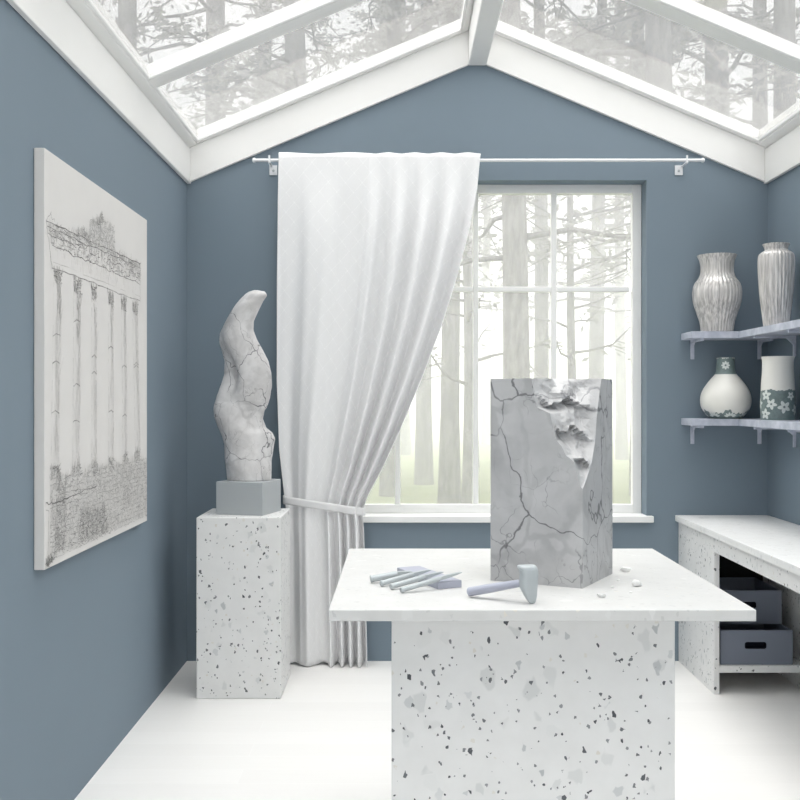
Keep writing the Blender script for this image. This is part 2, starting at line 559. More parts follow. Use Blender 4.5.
ET, RT = 0.058, HALF - RB - 0.035
bars = [4.33, 3.17, 2.0, 0.85, -0.3]
BW = 0.055
for s in (-1, 1):
    bm = bmesh.new(); slope_box(bm, s, 0.0, ET, Y0, D, 0.0, 0.075)
    obj('eave_rail', bm, TRIM, roof, bevel=0.006)
    bm = bmesh.new(); slope_box(bm, s, RT, HALF - RB, Y0, D, 0.0, 0.075)
    obj('ridge_rail', bm, TRIM, roof, bevel=0.006)
    bm = bmesh.new(); slope_box(bm, s, ET, RT, D - 0.04, D + WT, 0.0, 0.075)
    obj('gable_rail', bm, TRIM, roof, bevel=0.006)
    for yb in bars:
        bm = bmesh.new(); slope_box(bm, s, ET - 0.002, RT + 0.002, yb - BW, yb + BW, 0.004, 0.075)
        obj('glazing_bar', bm, TRIM, roof, bevel=0.006)
    edges = [D - 0.04] + [b for b in bars] + [Y0]
    for i in range(len(edges) - 1):
        y1 = edges[i] - (0 if i == 0 else BW)
        y0 = edges[i + 1] + (BW if i + 1 < len(edges) - 1 else 0)
        # thin glazing bead round the pane, then the pane
        bm = bmesh.new()
        slope_box(bm, s, ET, ET + 0.012, y0, y1, 0.006, 0.03); slope_box(bm, s, RT - 0.012, RT, y0, y1, 0.006, 0.03)
        slope_box(bm, s, ET + 0.012, RT - 0.012, y0, y0 + 0.012, 0.006, 0.03); slope_box(bm, s, ET + 0.012, RT - 0.012, y1 - 0.012, y1, 0.006, 0.03)
        obj('glazing_bead', bm, WHITE, roof, bevel=0.003)
        bm = bmesh.new(); slope_box(bm, s, ET + 0.001, RT - 0.001, y0 + 0.001, y1 - 0.001, 0.018, 0.024)
        obj('pane', bm, ROOFGLASS, roof)

# ================================================================== CURTAIN, ROD, TIEBACK
RY = D - 0.085
rz = CH + (CY - 160.3) * RY / F
rod = thing('curtain_rod', ((254 - CX + 449 / 2) * RY / F, RY, rz), 'thin white curtain rod mounted on two brackets above the window', 'curtain rod')
x0, x1 = (254.5 - CX) * RY / F, (702.5 - CX) * RY / F
bm = bmesh.new(); tube(bm, [(x0, RY, rz), (x1, RY, rz)], [0.0085] * 2, 20)
obj('pole', bm, ROD, rod, smooth=True).modifiers.new('e', 'EDGE_SPLIT')
for xa, sg in ((x0, -1), (x1, 1)):
    bm = bmesh.new()
    tube(bm, [(xa - sg * 0.004, RY, rz), (xa + sg * 0.004, RY, rz), (xa + sg * 0.010, RY, rz)], [0.0125, 0.0135, 0.009], 20)
    obj('end_cap', bm, ROD, rod)
for u in (269.5, 686.5):
    xb = (u - CX) * RY / F
    bm = bmesh.new()
    du = 0.010 if u < 400 else -0.018
    box(bm, xb - 0.021 + du, xb + 0.021 + du, D - 0.006, D - 0.0005, rz - 0.060, rz - 0.008)
    box(bm, xb - 0.006, xb + 0.006, RY - 0.011, D - 0.004, rz - 0.017, rz - 0.009)
    box(bm, xb - 0.005, xb + 0.005, RY - 0.013, RY - 0.009, rz - 0.016, rz + 0.024)
    box(bm, xb - 0.005, xb + 0.005, RY + 0.009, RY + 0.013, rz - 0.016, rz + 0.012)
    br = obj('bracket', bm, ROD, rod, bevel=0.0015)
    bm = bmesh.new(); tube(bm, [(xb + du, D - 0.006, rz - 0.037), (xb + du, D - 0.0085, rz - 0.037)], [0.007, 0.006], 12)
    obj('screw', bm, STEEL, br)

CY0 = RY - 0.026            # cloth plane at the rod
LEFT = [(153, 278.5), (200, 277.5), (280, 276.5), (380, 276.5), (450, 279), (490, 283.5), (506, 285.5), (530, 286), (580, 287), (664, 289)]
RIGHT = [(153, 480.5), (190, 477), (230, 469), (280, 456), (330, 440), (380, 421), (430, 400), (470, 381.5), (495, 368), (510, 362.5), (530, 364), (580, 365.5), (664, 367.5)]
NU, NV = 240, 110
TIE = 509.0


def cmap(u, v):
    """pixel column of cloth coordinate u at pixel row v"""
    l, r = lerp_tab(LEFT, v), lerp_tab(RIGHT, v)
    g = min(1.0, max(0.0, (v - 153) / (TIE - 153))) ** 1.25      # how gathered
    k = 0.60
    wl = 0.60 * (1 - g) + 0.665 * g
    f = (u / k) * wl if u < k else wl + (u - k) / (1 - k) * (1 - wl)
    # soft blend across the knee
    return l + (r - l) * f, g


bm = bmesh.new()
uvl = bm.loops.layers.uv.new('cloth')
grid = []
for j in range(NV + 1):
    v = 153 + (664 - 153) * (j / NV)
    row = []
    for i in range(NU + 1):
        u = i / NU
        px, g = cmap(u, v)
        hang = max(0.0, min(1.0, (v - 166) / 80.0)); hang = hang * hang * (3 - 2 * hang)
        # fold phase: wide lazy folds at left, tight ones at right
        ph = 2 * math.pi * (3.0 * u if u < 0.45 else 3.0 * 0.45 + (u - 0.45) * (7.6))
        tight = max(0.0, min(1.0, (u - 0.4) / 0.25))
        amp = (0.010 + 0.016 * hang) * (1 - tight) + (0.012 + 0.034 * hang) * tight
        gg = max(0.0, 1.0 - abs(v - TIE) / 60.0)
        amp *= 1.0 - 0.45 * gg
        w = math.sin(ph + 0.5 + 0.25 * math.sin(v * 0.011))
        w = math.copysign(abs(w) ** 0.8, w)
        fine = 0.004 * math.sin(3.1 * ph + v * 0.006) * hang * (1 - 0.5 * tight)
        y = CY0 - 0.002 * hang + 0.014 * (v - 153) / 511.0 + amp * w - 0.5 * amp * 0 + fine
        y = min(y, D - 0.022)
        if v < 168:      # shirred header round the rod
            y = min(y, RY - 0.0135)
        if abs(v - 516) < 45:
            y = min(y, 5.305)
        zz = CH - (v - CY) * (CY0 + 0.02 * (v - 153) / 511) / F
        if j == 0:
            zz += 0.006 * math.sin(ph * 1.0 + 1.0)
        if j == NV:
            zz = max(0.004, zz + 0.006 * math.sin(ph))
        # the plane of the cloth carries the pixel column
        xw = (px - CX) * (CY0 + 0.02 * (v - 153) / 511) / F
        row.append(bm.verts.new((xw, y, max(zz, 0.004))))
    grid.append(row)
for j in range(NV):
    for i in range(NU):
        f = bm.faces.new((grid[j][i], grid[j][i + 1], grid[j + 1][i + 1], grid[j + 1][i]))
        for lp, (a, b) in zip(f.loops, ((i, j), (i + 1, j), (i + 1, j + 1), (i, j + 1))):
            lp[uvl].uv = (a / NU * 1.25, -b / NV * 2.74)
cur = obj('curtain', bm, CURT, smooth=True, recalc=False)
so = cur.modifiers.new('thickness', 'SOLIDIFY'); so.thickness = 0.0025; so.offset = 0
tag(cur, 'white lattice-patterned curtain hanging from the rod and gathered to one side of the window', 'curtain')

# tieback: closed strap round the cloth
bm = bmesh.new()
path = []
yf, yb = 5.212, 5.3195
zc = lambda px: CH - ((500 if px < 285 else 500 + (px - 285) / 77 * 11.5) - CY) * 5.23 / F
xs = [284.0 + (363.5 - 284.0) * i / 24 for i in range(25)]
front = [((px - CX) * 5.23 / F, yf + 0.006 * math.sin(i * 0.9) * (i > 12) + 0.012 * (abs(i - 12) / 12) ** 4, zc(px)) for i, px in enumerate(xs)]
back = [(p[0], yb, p[2]) for p in front[::-1]]
loop = [front[0]] + front[1:-1] + [front[-1]] + [(front[-1][0] + 0.006, (yf + yb) / 2, front[-1][2])] + back + [(front[0][0] - 0.008, (yf + yb) / 2, front[0][2])]
HW = 0.021
rows = [[bm.verts.new((p[0], p[1], p[2] + dz)) for p in loop] for dz in (-HW, -HW * 0.5, HW * 0.5, HW)]
n = len(loop)
for a, b in zip(rows, rows[1:]):
    for i in range(n):
        bm.faces.new((a[i], a[(i + 1) % n], b[(i + 1) % n], b[i]))
tb = obj('curtain_tieback', bm, flat('tieback_cloth', (0.74, 0.74, 0.745, 1), 0.7), smooth=True)
so = tb.modifiers.new('thickness', 'SOLIDIFY'); so.thickness = 0.003; so.offset = 1
tag(tb, 'white cloth strap tied around the gathered curtain', 'tieback')

# ================================================================== CANVAS DRAWING ON THE LEFT WALL
CXF = -1.104
CYN, CYF_, CZ0, CZ1 = 3.106, 4.364, 0.868, 2.181
art = thing('canvas_picture', (XL, (CYN + CYF_) / 2, CZ0), 'large stretched canvas with an ink drawing of ruined temple columns on the left wall', 'picture')
obj('canvas', B(XL + 0.0008, CXF, CYN, CYF_, CZ0, CZ1), CANVAS, art, bevel=0.003)

strokes = []          # (s0,z0,s1,z1,width,grey) on the canvas face


def cv(u, v):
    y = -CXF * F / (CX - u)
    return (y, CH - (v - CY) * y / F)


def st(p, q, w=0.003, g=0.2):
    strokes.append((p[0], p[1], q[0], q[1], w, g))


def line(p, q, w=0.003, g=0.15, n=10, jit=0.003, skip=0.0):
    a, b = Vector(cv(*p)), Vector(cv(*q))
    prev = a
    for i in range(1, n + 1):
        c = a.lerp(b, i / n) + Vector((random.gauss(0, jit), random.gauss(0, jit)))
        if random.random() >= skip:
            st(prev, c, w * random.uniform(0.6, 1.3), min(1, g * random.uniform(0.7, 1.6)))
        prev = c


def scribble(poly_l, poly_r, n, size, w, g0, g1, vert=0.4):
    """strokes in the quad spanned by left edge (top,bottom) and right edge (top,bottom)"""
    for _ in range(n):
        a, b = random.random(), random.random()
        t_ = Vector(cv(*poly_l[0])).lerp(Vector(cv(*poly_r[0])), a)
        b_ = Vector(cv(*poly_l[1])).lerp(Vector(cv(*poly_r[1])), a)
        p = t_.lerp(b_, b)
        ang = random.gauss(math.pi / 2, 0.25) if random.random() < vert else random.gauss(0, 0.35)
        L = size * random.uniform(0.4, 1.5)
        q = p + Vector((math.cos(ang) * L, math.sin(ang) * L))
        st(p, q, w * random.uniform(0.5, 1.4), random.uniform(g0, g1))


# entablature
line((46, 221), (140, 264), 0.005, 0.10, 26, 0.003)
line((47, 226), (140, 268), 0.004, 0.16, 26, 0.003)
line((48, 233), (140, 274), 0.004, 0.2, 26, 0.004, 0.2)
line((52, 245), (140, 284), 0.004, 0.14, 26, 0.003)
line((46, 221), (52, 270), 0.004, 0.14, 10, 0.003)
line((140, 262), (140, 302), 0.003, 0.2, 8, 0.003)
line((52, 268), (140, 301), 0.0035, 0.18, 20, 0.002)
line((53, 262), (140, 297), 0.002, 0.45, 14, 0.002, 0.3)
scribble(((47, 222), (51, 246)), ((140, 264), (140, 284)), 620, 0.026, 0.0028, 0.10, 0.5, 0.5)
scribble(((55, 250), (55, 262)), ((138, 285), (138, 298)), 70, 0.030, 0.0018, 0.42, 0.62, 1.0)
line((46, 221), (51, 214), 0.003, 0.2, 4, 0.005); line((51, 214), (54, 222), 0.003, 0.2, 4, 0.005)
# shrubs on the cornice
scribble(((89, 220), (90, 245)), ((114, 226), (115, 256)), 420, 0.014, 0.005, 0.48, 0.72)
scribble(((74, 235), (76, 236)), ((84, 228), (86, 240)), 70, 0.02, 0.0026, 0.15, 0.5)
scribble(((82, 229), (84, 240)), ((90, 236), (90, 244)), 80, 0.02, 0.0026, 0.15, 0.5)
scribble(((89, 220), (90, 245)), ((101, 218), (102, 250)), 260, 0.016, 0.0026, 0.22, 0.55)
scribble(((100, 216), (100, 248)), ((114, 228), (115, 256)), 260, 0.016, 0.0026, 0.22, 0.55)
scribble(((96, 222), (97, 226)), ((102, 214), (104, 222)), 70, 0.018, 0.0026, 0.15, 0.45)
scribble(((128, 260), (128, 268)), ((139, 262), (140, 272)), 60, 0.018, 0.0026, 0.15, 0.5)
# columns
ct = [(57.5, 270, 9.5), (77, 279, 8.5), (94, 285.5, 6), (110.5, 292, 6), (123.5, 296.5, 5.5), (135, 302, 6)]
cb = [(54.5, 468, 9.5), (76, 466, 8.5), (94, 463, 6), (111, 459, 6), (125, 455, 5.5), (137.5, 451, 6)]
for (tx, ty, w), (bx_, by, _) in zip(ct, cb):
    h = w / 2
    scribble(((tx - h, ty), (tx - h * .8, ty + 13)), ((tx + h, ty + 2), (tx + h * .8, ty + 15)), 85, 0.016, 0.0028, 0.06, 0.35, 0.6)
    scribble(((bx_ - h, by), (bx_ - h, by + 12)), ((bx_ + h, by - 2), (bx_ + h, by + 10)), 85, 0.018, 0.0028, 0.10, 0.4, 0.35)
    for k, g in ((-0.8, 0.42), (0.8, 0.36), (0.55, 0.52)):
        line((tx + k * h, ty + 12), (bx_ + k * h, by), 0.0028, g, 34, 0.0012, 0.22)
    scribble(((tx - h * .1, ty + 14), (bx_ - h * .1, by)), ((tx + h * .8, ty + 14), (bx_ + h * .8, by)), 95 if w > 7 else 55, 0.05, 0.0030, 0.48, 0.76, 1.0)
    scribble(((tx - h * .1, ty + 14), (tx, ty + 60)), ((tx + h * .8, ty + 14), (tx + h * .6, ty + 60)), 40 if w > 8 else 8, 0.04, 0.003, 0.22, 0.6, 1.0)
    for yy in [random.uniform(ty + 40, by - 30) for _ in range(3 if w > 6 else 2)]:
        xx = tx + (bx_ - tx) * (yy - ty) / (by - ty)
        line((xx - h * .8, yy + 1.5), (xx, yy - 1), 0.004, 0.12, 3, 0.001); line((xx, yy - 1), (xx + h * .8, yy + 1.5), 0.004, 0.12, 3, 0.001)
# ruined brickwork base
scribble(((50, 476), (49, 560)), ((146.5, 457), (146.5, 516)), 3200, 0.016, 0.0050, 0.58, 0.80, 0.45)
scribble(((50, 484), (49, 560)), ((146.5, 466), (146.5, 516)), 1300, 0.013, 0.0035, 0.40, 0.66, 0.45)
for r in range(15):
    f = r / 14.0
    l = (50, 480 + f * 80); rr = (146.5, 459 + f * 56)
    line(l, rr, 0.0028, 0.30, 60, 0.002, 0.30)
scribble(((50, 478), (49, 560)), ((146.5, 458), (146.5, 516)), 1700, 0.020, 0.0028, 0.16, 0.60, 0.45)
scribble(((56, 478), (54, 556)), ((66, 477), (64, 552)), 300, 0.022, 0.0030, 0.12, 0.45, 0.5)
scribble(((80, 512), (78, 546)), ((104, 508), (108, 532)), 560, 0.020, 0.0030, 0.10, 0.42, 0.5)
scribble(((122, 470), (122, 510)), ((132, 462), (132, 508)), 120, 0.022, 0.0028, 0.2, 0.5, 0.5)
line((45.5, 503), (52, 504), 0.006, 0.08, 5, 0.002); line((52, 504), (70, 497), 0.006, 0.08, 9, 0.002); line((70, 497), (97, 486), 0.004, 0.10, 12, 0.002)
line((45.5, 510), (48.5, 511), 0.004, 0.2, 4, 0.001); line((48.5, 511), (47.5, 562), 0.003, 0.3, 10, 0.001)
line((45.2, 565), (49, 561), 0.006, 0.06, 4, 0.003)
scribble(((45.2, 563), (45.2, 568)), ((52, 557), (52, 563)), 40, 0.02, 0.004, 0.06, 0.3)

bm = bmesh.new()
cl = bm.loops.layers.float_color.new('ink')
xk = CXF + 0.0006
for si, (s0, z0, s1, z1, w, g) in enumerate(strokes):
    a, b = Vector((s0, z0)), Vector((s1, z1))
    d = b - a
    if d.length < 1e-5:
        continue
    nrm = Vector((-d.y, d.x)).normalized() * (w * 0.40)
    q = [a + nrm, a - nrm, b - nrm * 0.6, b + nrm * 0.6]
    q = [(min(max(p.x, CYN + 0.004), CYF_ - 0.004), min(max(p.y, CZ0 + 0.004), CZ1 - 0.004)) for p in q]
    f = bm.faces.new([bm.verts.new((xk + 0.0006 * si / len(strokes), p[0], p[1])) for p in q])
    for lp in f.loops:
        gg_ = 0.10 + g * 0.80; lp[cl] = (gg_, gg_ * 0.98, gg_ * 0.96, 1)
ink = obj('ink_drawing', bm, INK, art, recalc=False)
ink['label'] = 'dark ink strokes drawing columns'

# ================================================================== PEDESTAL, PLINTH, SCULPTURE
PX0, PX1, PY0, PY1, PH = -0.952, -0.556, 4.671, 5.067, 0.8465
o = obj('pedestal', B(PX0, PX1, PY0, PY1, 0.0, PH), TERR, bevel=0.004)
tag(o, 'tall square terrazzo pedestal in the left corner carrying the marble sculpture', 'pedestal')

ang = math.radians(-14.5)
pc = Vector((-0.737, 4.882))
bm = B(-0.119, 0.119, -0.119, 0.119, 0, 0.157)
bmesh.ops.rotate(bm, verts=bm.verts[:], cent=(0, 0, 0), matrix=Matrix.Rotation(ang, 3, 'Z'))
bmesh.ops.translate(bm, verts=bm.verts[:], vec=(pc.x, pc.y, PH))
o = obj('sculpture_plinth', bm, PLINTH, bevel=0.002)
tag(o, 'small grey square plinth block under the wavy marble sculpture', 'plinth')

SD = 4.875
zt = PH + 0.157
LO = [(290.0, 253.5), (291.3, 248.5), (294, 244.5), (299, 239.5), (305, 234.5), (312, 230), (322, 224.5), (333, 219), (342, 218), (350, 220.5), (361, 223.4), (375, 223),
      (384, 220.3), (396, 216), (408, 213), (417.5, 214), (426, 217.5), (436, 222), (444, 224.2), (458, 224.6), (470, 226), (480.5, 226.8)]
RO = [(290.0, 257.5), (291.3, 264.5), (294, 266.8), (296, 266.8), (301, 263.2), (312, 257.8), (321, 253.6), (330, 253.2), (340, 257), (350.5, 263), (361, 268.4), (373, 271.4),
      (385.5, 271.9), (398, 270), (408, 266.5), (410.5, 264.3), (419, 262.4), (428, 265.8), (433, 271.8), (439, 274.5), (449, 272.8), (461, 271.1), (480.5, 271.2)]
NZ, NT_ = 120, 72
bm = bmesh.new()
rings = []
zs_top = CH - (290.0 - CY) * SD / F
for j in range(NZ + 1):
    v = 480.5 - (480.5 - 290.0) * (j / NZ)
    l, r = lerp_tab(LO, v), lerp_tab(RO, v)
    z = zt + (zs_top - zt) * (480.5 - v) / 190.5
    cx = ((l + r) / 2 - CX) * SD / F
    hw = (r - l) / 2 * SD / F
    f = (480.5 - v) / 190.5
    # spiral ridge runs up the front; a hollow lies left of it
    tw = 0.9 * math.sin(f * 5.6 + 0.4)
    # depth half-width
    hd = 0.085 * (1 - 0.35 * f) + 0.012 * math.sin(f * 7.0 + 1.0)
    hd = min(hd, hw * 2.2 + 0.004) if f < 0.94 else hw * 1.0
    hol = math.exp(-((f - 0.60) / 0.15) ** 2) * 0.62 + math.exp(-((f - 0.16) / 0.12) ** 2) * 0.22
    pts = []
    for k in range(NT_):
        th = 2 * math.pi * k / NT_
        rr = 1.0
        # lens-like section with two soft edges
        rr -= 0.10 * math.cos(2 * (th - 1.0 - tw))
        phi = math.radians(250) + 0.35 * tw - (0.5 if f > 0.4 else -0.9)
        dth = math.atan2(math.sin(th - phi), math.cos(th - phi))
        rr -= hol * math.exp(-(dth / 0.55) ** 2)
        rr += 0.10 * math.exp(-((dth - 0.85) / 0.30) ** 2) * min(1.0, hol / 0.3)
        pts.append([rr * math.cos(th), rr * math.sin(th)])
    mn, mx = min(p[0] for p in pts), max(p[0] for p in pts)
    ring = []
    for p in pts:
        x = cx + hw * ((p[0] - mn) / (mx - mn) * 2 - 1)
        ring.append(bm.verts.new((x, SD + 0.01 + hd * p[1], z)))
    rings.append(ring)
for a, b in zip(rings, rings[1:]):
    for k in range(NT_):
        bm.faces.new((a[k], a[(k + 1) % NT_], b[(k + 1) % NT_], b[k]))
bm.faces.new(rings[0][::-1]); bm.faces.new(rings[-1])
for _ in range(3):
    mid = [v for r_ in rings[2:-1] for v in r_]
    bmesh.ops.smooth_vert(bm, verts=mid, factor=0.4, use_axis_x=False, use_axis_y=True, use_axis_z=False)
o = obj('abstract_sculpture', bm, MARB_SCULPT, smooth=True)
tag(o, 'wavy flame-shaped abstract sculpture of pale veined marble standing on the grey plinth', 'sculpture')

# ================================================================== WORK TABLE
TH, TD0 = 0.90, 0.5 / 211.2 * 1000 / 1000
TD0 = 2.370; TD1 = 3.345
TX0, TX1 = (328.5 - CX) * TD0 / F, (756.5 - CX) * TD0 / F
tbl = thing('work_table', ((TX0 + TX1) / 2, (TD0 + TD1) / 2, 0.0), 'white terrazzo sculpting table with a slab top on a block base in the foreground', 'table')
obj('tabletop', B(TX0, TX1, TD0, TD1, TH - 0.027, TH), TERR_PALE, tbl, bevel=0.002)
BY0 = 2.53
bx0, bx1 = (391.5 - CX) * BY0 / F, (675 - CX) * BY0 / F
obj('table_base', B(bx0, bx1, BY0, TD1 - 0.16, 0.0, TH - 0.0272), TERR, tbl, bevel=0.002)

# marble block with a broken corner
L_, M_, R_ = Vector((0.2493, 2.755)), Vector((0.4816, 2.637)), Vector((0.609, 2.865))
ea = (L_ - M_).normalized(); eb = (R_ - M_).normalized()
SB, HBk = 0.2605, 0.556


def blk(a, b, z):
    p = M_ + ea * a + eb * b
    return Vector((p.x, p.y, TH + z))


bm = bmesh.new()
prism(bm, [tuple(blk(a, b, 0).xy) for a, b in ((0, 0), (SB, 0), (SB, SB), (0, SB))], 'z', TH, TH + HBk)
blk_o = obj('marble_block', bm, [MARB_BLOCK, MARB_CHIP])
o_off = Vector(blk_o.location)
tag(blk_o, 'squared block of grey veined marble with a broken front corner standing on the terrazzo table', 'marble block')

# cutter: rough fracture surface from the front-face outline to the right-face outline
fr = [(0.262, 0.000), (0.272, 0.008), (0.300, 0.014), (0.335, 0.024), (0.350, 0.046), (0.372, 0.056), (0.392, 0.074), (0.432, 0.083), (0.462, 0.090), (0.478, 0.128), (0.520, 0.136), (0.560, 0.142), (0.63, 0.15)]
rt = [(0.262, 0.000), (0.285, 0.030), (0.330, 0.075), (0.390, 0.105), (0.450, 0.118), (0.500, 0.135), (0.560, 0.160), (0.63, 0.18)]
bm = bmesh.new()
NR, NC = 46, 22
rows = []
for j in range(NR + 1):
    z = 0.255 + (0.62 - 0.255) * j / NR
    fa, rb = lerp_tab(fr, z), lerp_tab(rt, z)
    ring = []
    for i in range(NC + 1):
        t_ = i / NC
        a, b = fa * (1 - t_), rb * t_
        bul = math.sin(math.pi * t_)
        step = ((z * 11.5 + 0.55 * t_ + 0.35 * noise.noise(Vector((a * 22, b * 22, z * 5)))) % 1.0)
        nz = noise.noise(Vector((a * 26, b * 26, z * 22))) * 0.6 + noise.noise(Vector((a * 60, b * 60, z * 55))) * 0.3
        inw = bul * min(1, (z - 0.255) / 0.10) * (0.006 + 0.030 * step + 0.030 * nz)
        ring.append(bm.verts.new(blk(a + inw + (0.0 if 0 < i < NC else 0), b + inw, z)))
    e = 0.04
    ring.append(bm.verts.new(blk(-e, rb, z)))
    ring.append(bm.verts.new(blk(-e, -e, z)))
    ring.append(bm.verts.new(blk(fa, -e, z)))
    rows.append(ring)
n = len(rows[0])
for a, b in zip(rows, rows[1:]):
    for i in range(n):
        bm.faces.new((a[i], a[(i + 1) % n], b[(i + 1) % n], b[i]))
bm.faces.new(rows[0][::-1]); bm.faces.new(rows[-1])
bmesh.ops.triangulate(bm, faces=[f for f in bm.faces if len(f.verts) == 4])
bmesh.ops.recalc_face_normals(bm, faces=bm.faces[:])
for f in bm.faces: f.material_index = 1
bmesh.ops.translate(bm, verts=bm.verts[:], vec=-o_off)
cm = mesh_of(bm, 'fracture', [MARB_BLOCK, MARB_CHIP], False)
cut = bpy.data.objects.new('fracture', cm); COL.objects.link(cut); cut.location = o_off
md = blk_o.modifiers.new('cut', 'BOOLEAN'); md.object = cut; md.operation = 'DIFFERENCE'; md.solver = 'EXACT'
bpy.context.view_layer.update()
dg = bpy.context.evaluated_depsgraph_get()
nm = bpy.data.meshes.new_from_object(blk_o.evaluated_get(dg))
blk_o.modifiers.clear()
nm.name = 'marble_block'
blk_o.data = nm
bpy.data.objects.remove(cut)
bpy.data.meshes.remove(cm)

# chips of marble on the table
def rock(name, c, size, seed, label, group=None, flatn=0.6, rot=0.0):
    random.seed(seed)
    bm = bmesh.new()
    for _ in range(14):
        p = Vector((random.uniform(-1, 1), random.uniform(-1, 1), random.uniform(-1, 1)))
        p = p.normalized() * random.uniform(0.8, 1.0)
        bm.verts.new((p.x * size[0] / 2, p.y * size[1] / 2, max(p.z, -0.75) * size[2] / 2))
    r = bmesh.ops.convex_hull(bm, input=bm.verts[:])
    bmesh.ops.delete(bm, geom=[v for v in bm.verts if not v.link_faces], context='VERTS')
    bmesh.ops.rotate(bm, verts=bm.verts[:], cent=(0, 0, 0), matrix=Matrix.Rotation(rot, 3, 'Z'))
    zmin = min(v.co.z for v in bm.verts)
    bmesh.ops.translate(bm, verts=bm.verts[:], vec=(c[0], c[1], TH - zmin))
    o = obj(name, bm, CHIPWHITE, bevel=0.0008, seg=1)
    tag(o, label, 'marble chip', 'marble chips beside the block')
    return o


def on_table(u, v):
    y = (CH - TH) * F / (v - CY)
    return ((u - CX) * y / F, y)


rock('marble_chip', on_table(625.5, 571.5), (0.046, 0.030, 0.020), 3, 'long white marble chip farthest back, right beside the block', rot=-0.5)
rock('marble_chip', on_table(637, 586), (0.036, 0.036, 0.026), 12, 'largest chunky white marble chip, farthest right on the table', rot=0.6)
rock('marble_chip', on_table(601.5, 597.5), (0.036, 0.016, 0.013), 21, 'flat white marble chip nearest the front edge of the table', rot=-0.4)
rock('marble_chip', on_table(612.5, 588), (0.012, 0.009, 0.007), 33, 'tiny white marble crumb behind the flat front chip')
rock('marble_chip', on_table(618, 580.5), (0.010, 0.009, 0.007), 41, 'tiny white marble crumb just in front of the long back chip')
rock('marble_chip', on_table(630.5, 592.5), (0.012, 0.008, 0.005), 52, 'thin white marble sliver just in front of the largest chip')
random.seed(99)

# sharpening bar with four chisels leaning on it
b0 = Vector((0.0998, 2.625)); bd = Vector((-0.425, 0.905)).normalized(); bn = Vector((bd.y, -bd.x))
bl, bw, bh = 0.255, 0.071, 0.019
bm = bmesh.new()
prism(bm, [tuple(b0), tuple(b0 + bn * bw), tuple(b0 + bn * bw + bd * bl), tuple(b0 + bd * bl)], 'z', TH, TH + bh)
o = obj('sharpening_stone', bm, LILAC, bevel=0.0015)
tag(o, 'lilac grey rectangular sharpening stone lying under the chisels on the table', 'sharpening stone')

chis = [((370.2, 583.2), (412, 571.5), 0.0085, 'thickest pale steel chisel, farthest left on the table, leaning on the stone'),
        ((380.6, 586.8), (430, 569.8), 0.0066, 'second pale steel chisel from the left, leaning on the stone'),
        ((390.3, 590.0), (442.5, 571.8), 0.0066, 'third pale steel chisel from the left, leaning on the stone'),
        ((400.8, 593.4), (461, 572.2), 0.0062, 'longest pale steel chisel, farthest right and nearest the table edge')]
for (s, e, r, lab) in chis:
    s2 = Vector(on_table(*s))
    # tip height is solved so that the shaft just rests on the stone's edge
    zt_ = 0.02
    for _ in range(25):
        ye = (CH - TH - zt_ - r) * F / (e[1] - CY)
        e2 = Vector(((e[0] - CX) * ye / F, ye))
        d = e2 - s2
        den = d.x * (-bd.y) + d.y * bd.x
        t_ = ((b0.x - s2.x) * (-bd.y) + (b0.y - s2.y) * bd.x) / den
        t_ = min(max(t_, 0.3), 1.0)
        zt_ = (bh + 0.0012) / t_
    root = thing('chisel', (s2.x, s2.y, TH), lab, 'chisel', 'chisels leaning on the sharpening stone')
    A = Vector((s2.x, s2.y, TH + r * 1.28)); E = Vector((e2.x, e2.y, TH + zt_ + r))
    dv = (E - A)
    P = lambda f: A + dv * f
    bm = bmesh.new()
    tube(bm, [P(0.045), P(0.09), P(0.62), P(0.66)], [r * 1.0, r * 1.1, r * 1.1, r * 0.8], 16)
    obj('shaft', bm, STEEL, root, smooth=True).modifiers.new('e', 'EDGE_SPLIT')
    bm = bmesh.new()
    tube(bm, [P(0.0), P(0.012), P(0.035), P(0.046)], [r * 1.0, r * 1.28, r * 1.25, r * 0.95], 16)
    obj('striking_cap', bm, STEEL, root, smooth=True).modifiers.new('e', 'EDGE_SPLIT')
    bm = bmesh.new()
    s_, t2 = frame_of(dv)
    rings_ = []
    for f, wa, wb in ((0.655, 0.78, 0.78), (0.75, 0.8, 0.7), (0.90, 0.95, 0.42), (1.0, 0.95, 0.08)):
        c = P(f)
        rings_.append([bm.verts.new(c + s_ * (r * wa * a) + t2 * (r * wb * b)) for a, b in ((1, 1), (-1, 1), (-1, -1), (1, -1))])
    for a, b in zip(rings_, rings_[1:]):
        for k in range(4): bm.faces.new((a[k], a[(k + 1) % 4], b[(k + 1) % 4], b[k]))
    bm.faces.new(rings_[0][::-1]); bm.faces.new(rings_[-1])
    obj('blade', bm, STEEL, root)

# hammer: rests on the tip of its head and the end of its handle
hb = Vector(on_table(531.5, 603.6))
ham = thing('stone_hammer', (hb.x, hb.y, TH), 'pale grey stone hammer with a lilac handle lying in front of the marble block', 'hammer')
hy = hb.y
he = Vector(on_table(468.5, 597.0))
A = Vector((he.x, he.y, TH + 0.0125)); E = Vector((hb.x - 0.012, hb.y + 0.004, TH + 0.052))
bm = bmesh.new()
dv = E - A
tube(bm, [A, A + dv * 0.015, A + dv * 0.35, A + dv * 0.7, A + dv * 0.98], [0.0095, 0.0115, 0.0115, 0.0100, 0.0090], 20)
obj('handle', bm, LILAC, ham, smooth=True).modifiers.new('e', 'EDGE_SPLIT')
